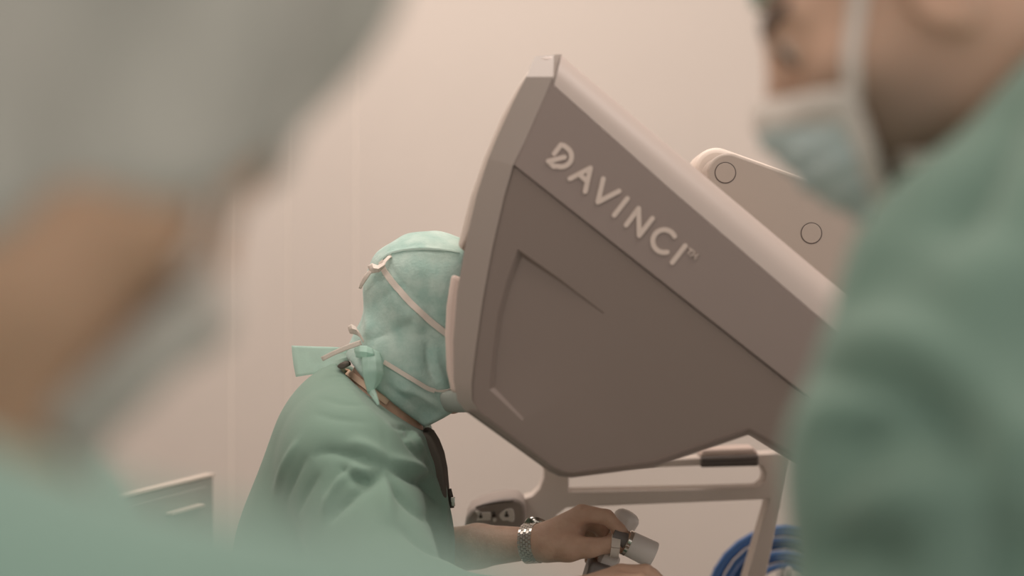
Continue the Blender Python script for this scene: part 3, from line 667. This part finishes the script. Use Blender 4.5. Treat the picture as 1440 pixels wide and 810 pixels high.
# legs and shoes
tv = Vol((-.48, 1.70, .02), (.30, 2.30, .86), .012, .04)
for s in (-1, 1):
    y = 2.0+s*.10
    tv.rc((-.28, y, .69), (.10, y+s*.02, .66), .10, .078, .04); tv.rc((.10, y+s*.02, .66), (.06, y+s*.02, .12), .075, .055, .04)
link('trousers', tv.skin('trousers', 3), 'trousers', sg)
for s in (-1, 1):
    y = 2.0+s*.12; fv = Vol((-.06, y-.09, -.02), (.30, y+.09, .18), .007, .03)
    fv.rc((.04, y, .06), (.20, y, .035), .045, .035, .02); fv.rc((.04, y, .09), (.06, y, .12), .042, .045, .02); fv.keep((0, 0, 0.0), (0, 0, -1)); link('shoe', fv.skin('shoe', 2), 'shoe', sg)
adopt(sg)

# ---- stool the surgeon sits on
st = empty('stool', (-.28, 2.0, 0), 'round grey stool under the seated surgeon', 'stool')
lathe('seat', (-.28, 2, .535), (-.28, 2, .59), [(0, .16), (.2, .18), (.8, .18), (1, .165)], 'grip', st)
lathe('gas_column', (-.28, 2, .10), (-.28, 2, .535), [(0, .03), (.5, .03), (.51, .02), (1, .02)], 'chrome', st)
for k in range(5):
    a = 2*PI*k/5+.3; tube('leg', [(-.28, 2, .11), (-.28+.27*math.cos(a), 2+.27*math.sin(a), .05)], [.022, .014], 'metal_grey', st)
    c = Vector((-.28+.27*math.cos(a), 2+.27*math.sin(a), .025)); lathe('castor', c+Vector((-.012, 0, 0)), c+Vector((.012, 0, 0)), [(0, .022), (.5, .025), (1, .022)], 'grip', st)
adopt(st)

# ---- wrist watch on the surgeon's far arm: rows of links round the wrist
wt = empty('wristwatch', WR, 'steel link wristwatch on the surgeon\'s bare wrist', 'watch')
wa = (P(775, 760, 2.058)-P(672, 768, 2.11)).normalized(); wu, ww = frame_at(wa); wc = P(749, 764, 2.062)-WR
v, f = [], []
for row in range(30):
    a0 = 2*PI*row/30
    for col in range(5):
        s = (col-2)*.0043; o = len(v); off = (col % 2)*PI/30
        for dr in (.0262, .0292):
            for ds, da in ((-.0019, -.085), (.0019, -.085), (.0019, .085), (-.0019, .085)):
                c = a0+off+da; v.append(wc+wa*(s+ds)+(wu*math.cos(c)+ww*math.sin(c))*dr)
        f += [(o,o+3,o+2,o+1),(o+4,o+5,o+6,o+7),(o,o+1,o+5,o+4),(o+1,o+2,o+6,o+5),(o+2,o+3,o+7,o+6),(o+3,o,o+4,o+7)]
bl = link('bracelet_links', fix(mesh('bracelet_links', v, f)), 'steel', wt, False); bl['kind'] = 'stuff'
up = Vector((0, .75, .66)); up = (up-wa*up.dot(wa)).normalized()
case = lathe('watch_case', wc+up*.0255, wc+up*.0345, [(0, .017), (.3, .019), (.8, .019), (1, .016)], 'chrome', wt)
lathe('dial', wc+up*.034, wc+up*.035, [(0, .0155), (1, .0155)], 'icon', case)

# ---- colleague at right, in profile, looking down
rp = empty('person', (0.50, 1.0, 0), 'bearded colleague in green gown and light blue mask at right looking down', 'person')
RC = R(.266, .95, .184); RM = axes(PI-math.radians(12), math.radians(27), 0)
rv = Vol((.06, .78, CZ-.50), (.62, 1.22, CZ+.36), .0048, .04)
RL = head_in(rv, RC, RM)
rv.rc(RL(-.03, 0, -.03), R(.385, .985, .02), .060, .064, .025)
rh = rv.copy()
rv.rc(R(.42, .99, -.02), R(.46, .99, -.35), .10, .10, .04); rv.rc(R(.40, .88, -.06), R(.42, 1.12, -.06), .05, .05, .04)
rb = rv.skin('body', 2); rbo = link('body', rb, 'skin_right', rp)
rt = bvh(rb)
def lay(vol_name, parent, M_, Cn, pts, wid, m, name, tree, lift=.002, thick=.0015):
    """a strip stretched over the head: points in the head's own frame, dropped to the nearest skin"""
    q = []
    for p in smooth_path(pts, 6):
        w = Cn+M_@Vector(p); n = tree.find_nearest(w); q.append((n[0], n[1]))
    return ribbon(name, [a for a, b in q], [b for a, b in q], wid, m, parent, thick, lift)
NR = 1            # side of the head that faces the room's near side: +1 is the person's left
# cap
cv = rh.copy(.007); cv.keep(RL(.07, 0, .048), RM@Vector((.25, 0, -1))); link('surgical_cap', cv.skin('surgical_cap', 2), 'cap_mint', rp)
# stubble: hair colour on jaw and cheeks, fading out upwards
bw = []
MT = RM.transposed()
for vtx in rb.vertices:
    l = MT@(vtx.co-RC)
    w = 1/(1+math.exp((l.z+.045-.35*l.x)/.010))*1/(1+math.exp(-(l.x-.004)/.010))*1/(1+math.exp(-(l.z+.125)/.006))
    bw.append(w)
at = rb.color_attributes.new('stubble', 'FLOAT_COLOR', 'POINT')
for k, w in enumerate(bw): at.data[k].color = (w, w, w, 1)
nt = MATS['skin_right'].node_tree; pb = nt.nodes['Principled BSDF']; vcn = nt.nodes.new('ShaderNodeVertexColor'); vcn.layer_name = 'stubble'
mx = nt.nodes.new('ShaderNodeMix'); mx.data_type = 'RGBA'; src = pb.inputs['Base Color'].links[0].from_socket
nt.links.new(vcn.outputs[0], mx.inputs[0]); nt.links.new(src, mx.inputs[6]); mx.inputs[7].default_value = (.20, .145, .105, 1); nt.links.new(mx.outputs[2], pb.inputs['Base Color'])
for s in (-1, 1):
    lay(None, rp, RM, RC, [(.090, s*.014, .033), (.084, s*.030, .036), (.068, s*.046, .031)], .011, 'brow_hair', 'eyebrow', rt, -.001, .003)
    ec = RL(.0765, s*.031, .010); eb = lathe('eye', ec-RM@Vector((.012, 0, 0)), ec+RM@Vector((.0125, 0, 0)), [(0, .003), (.2, .0095), (.5, .0125), (.8, .0095), (.95, .004), (1, .001)], 'eye_white', rp, 16)
    lathe('iris', ec+RM@Vector((.009, 0, -.001)), ec+RM@Vector((.0132, 0, -.002)), [(0, .0098), (.6, .0085), (1, .003)], 'eye_dark', eb, 14)
# mask: pleated front over nose and chin
A = np.array(RM)
mk = rh.copy(.005)
mk.ell(RL(.070, 0, -.050), (.048, .048, .056), A, .02)
mk.keep(RL(.108, 0, -.011), RM@Vector((-.46, 0, .9))); mk.keep(RL(.064, 0, -.05), RM@Vector((-1, 0, -.12))); mk.keep(RL(.05, 0, -.116), RM@Vector((.12, 0, -1)))
mkm = mk.skin('face_mask', 2)
vc = coords(mkm); iz = np.array([(RM.transposed()@(Vector(p)-RC)).z for p in vc]); push(mkm, .0014*np.sin(iz*2*PI/.019)*(iz < -.03))
fm = link('face_mask', mkm, 'mask_blue', rp)
mt = bvh(mkm)
def on_mask(name, pts, wid, m='mask_white'): return lay(None, fm, RM, RC, pts, wid, m, name, mt, .0008, .0015)
bn = mk.copy(.0025); bn.keep(RL(.108, 0, -.034), RM@Vector((.46, 0, -.9))); link('mask_band', bn.skin('mask_band', 2), 'mask_white', fm)
bn = mk.copy(.0030); bn.keep(RL(.076, 0, -.05), RM@Vector((1, 0, .12))); bn.keep(RL(.108, 0, -.020), RM@Vector((-.46, 0, .9))); link('mask_edge', bn.skin('mask_edge', 2), 'mask_white', fm)
for s in (-1, 1):
    lay(None, fm, RM, RC, [(.066, s*.06, -.044), (.046, s*.07, -.004), (.012, s*.075, .040), (-.02, s*.085, .07)], .010, 'mask_white', 'upper_tie', rt, .003)
    lay(None, fm, RM, RC, [(.062, s*.06, -.095), (.040, s*.06, -.108), (.015, s*.06, -.120), (-.01, s*.06, -.135)], .010, 'mask_white', 'lower_tie', rt, .004)
# gown
gv = Vol((.06, .60, .22), (.78, 1.40, CZ+.22), .0095, .05)
gv.rc(R(.302, .82, .008), R(.395, .90, .105), .085, .080, .04)
gv.rc(R(.285, .82, -.02), R(.243, .765, -.10), .092, .083, .05); gv.rc(R(.243, .765, -.10), R(.228, .76, -.22), .083, .075, .04); gv.rc(R(.215, .76, -.22), R(.06, .80, -.32), .074, .05, .03)
gv.rc(R(.42, 1.14, -.05), R(.36, 1.20, -.28), .085, .07, .05); gv.rc(R(.36, 1.20, -.28), R(.17, 1.12, -.36), .07, .055, .04)
gv.ell(R(.44, .98, -.16), (.155, .205, .22), np.array(axes(PI, math.radians(20))), .06)
gv.rc(R(.46, .99, -.30), R(.50, 1.0, -.98), .165, .21, .06); gv.rc(R(.40, .97, .02), R(.44, 1.1, -.02), .09, .09, .05)
gv.rc(RL(-.02, 0, -.02), R(.385, .985, .02), .066, .070, .006, True)
gm2 = gv.skin('gown', 3)
folds(gm2, [([(1120,540),(1160,522),(1230,524),(1300,552),(1350,610),(1385,690),(1400,760)], .017, -.042), ([(1110,500),(1170,480),(1250,482),(1330,520),(1390,590)], .018, .016), ([(1150,650),(1190,600),(1250,585),(1310,615)], .015, -.022), ([(1130,610),(1165,572),(1225,562),(1290,580)], .010, .014),
            ([(1440,130),(1390,200),(1350,280),(1330,340)], .022, -.030), ([(1440,330),(1380,400),(1330,440)], .03, .014), ([(1240,300),(1220,380),(1180,450)], .012, .008),
            ([(1180,760),(1230,700),(1300,680),(1350,720)], .014, .018), ([(1150,700),(1200,660),(1270,650),(1330,690)], .014, -.022), ([(1130,800),(1200,770),(1280,780)], .018, -.022), ([(1440,560),(1415,640),(1410,760)], .02, .022), ([(1440,720),(1425,810),(1410,900)], .02, -.03)])
ripple(gm2, .008, 7, (1, 1, .6), 5)
link('gown', gm2, 'gown_mid', rp)
def legs(root, x, y, face, m):
    for s in (-1, 1):
        lv = Vol((x-.12, y+s*.1-.11, .03), (x+.12, y+s*.1+.11, .62), .012, .03); lv.rc((x, y+s*.09, .56), (x, y+s*.09, .10), .075, .06, .02)
        link('trouser_leg', lv.skin('trouser_leg', 2), m, root)
        fv = Vol((x-.25, y+s*.09-.09, -.02), (x+.25, y+s*.09+.09, .18), .008, .03)
        fv.rc((x, y+s*.09, .06), (x+face*.16, y+s*.09, .035), .045, .035, .02); fv.rc((x, y+s*.09, .08), (x, y+s*.09, .12), .042, .046, .02); fv.keep((0, 0, 0), (0, 0, -1))
        link('shoe', fv.skin('shoe', 2), 'shoe', root)
legs(rp, .50, 1.0, -1, 'trousers')
adopt(rp)

# ---- colleague at left, nearest of all, head bent to the right
lp = empty('person', (-0.36, .60, 0), 'near colleague at left in grey cap, pale mask and green gown, head bowed', 'person')
LC = R(-.188, .56, .080); LM = axes(math.radians(34), math.radians(40), 0)
lv = Vol((-.62, .36, CZ-.55), (.02, .86, CZ+.32), .0055, .04)
LL = head_in(lv, LC, LM, False)
lv.rc(LL(-.025, 0, -.03), R(-.245, .585, -.13), .062, .066, .025)
lh = lv.copy()
lv.rc(R(-.33, .60, -.17), R(-.38, .60, -.48), .10, .10, .04); lv.rc(R(-.33, .48, -.18), R(-.33, .74, -.18), .05, .05, .04)
lb = lv.skin('body', 2); link('body', lb, 'skin_near', lp); lt = bvh(lb)
cv = lh.copy(.008); cv.ell(LL(-.026, 0, .072), (.110, .093, .097), np.array(LM), .02); cv.ell(LL(.018, 0, .122), (.066, .07, .060), np.array(LM), .03); cv.keep(P(360, 245, .56), Vector((.27, 0, -1))); cm = cv.skin('surgical_cap', 2)
vc = coords(cm); push(cm, np.array([(.007)*math.sin((p[0]*.8+p[1])*60+3*noise.noise(Vector(p)*9)) for p in vc])); link('surgical_cap', cm, 'cap_grey', lp)
A = np.array(LM); mk = lh.copy(.005); mk.ell(LL(.068, 0, -.054), (.046, .048, .056), A, .02)
mk.keep(LL(.10, 0, -.012), LM@Vector((.05, 0, 1))); mk.keep(LL(.084, 0, -.05), LM@Vector((-1, 0, .15))); mk.keep(LL(.09, 0, -.106), LM@Vector((-.2, 0, -1)))
fm = link('face_mask', mk.skin('face_mask', 2), 'mask_pale', lp); mt = bvh(fm.data)
for s in (-1, 1):
    lay(None, fm, LM, LC, [(.084, s*.05, -.034), (.066, s*.06, .0), (.040, s*.07, .045), (.0, s*.085, .08)], .010, 'mask_white', 'upper_tie', lt, .003)
    lay(None, lp, LM, LC, [(.092, s*.012, .036), (.086, s*.030, .041), (.070, s*.048, .036)], .008, 'brow_hair', 'eyebrow', lt, .0, .003)
    ec = LL(.0765, s*.031, .010); lathe('eye', ec-LM@Vector((.012, 0, 0)), ec+LM@Vector((.0125, 0, 0)), [(0, .003), (.2, .0095), (.5, .0125), (.8, .0095), (.95, .004), (1, .001)], 'eye_white', lp, 16)
bn = mk.copy(.0015); bn.keep(LL(.108, 0, -.034), LM@Vector((0, 0, -1))); link('mask_band', bn.skin('mask_band', 2), 'mask_white', fm)
gv = Vol((-.80, .22, .22), (.12, .98, CZ+.06), .0095, .05)
gv.rc(R(-.30, .44, -.165), R(-.30, .80, -.165), .085, .085, .05)
gv.rc(R(-.22, .43, -.115), R(-.032, .368, -.141), .088, .062, .04); gv.rc(R(-.032, .368, -.141), R(.03, .40, -.30), .062, .05, .04)
gv.rc(R(-.30, .80, -.17), R(-.20, .88, -.40), .085, .07, .05)
gv.ell(R(-.36, .60, -.28), (.15, .21, .2), np.array(axes(0, math.radians(20))), .06); gv.rc(R(-.37, .60, -.40), R(-.37, .60, -.98), .16, .21, .06)
gv.rc(R(-.235, .585, -.08), R(-.26, .59, -.2), .07, .07, .006, True)
gm3 = gv.skin('gown', 3); ripple(gm3, .006, 8, (1, 1, .7), 9); link('gown', gm3, 'gown_near', lp)
legs(lp, -.37, .60, 1, 'trousers')
adopt(lp)
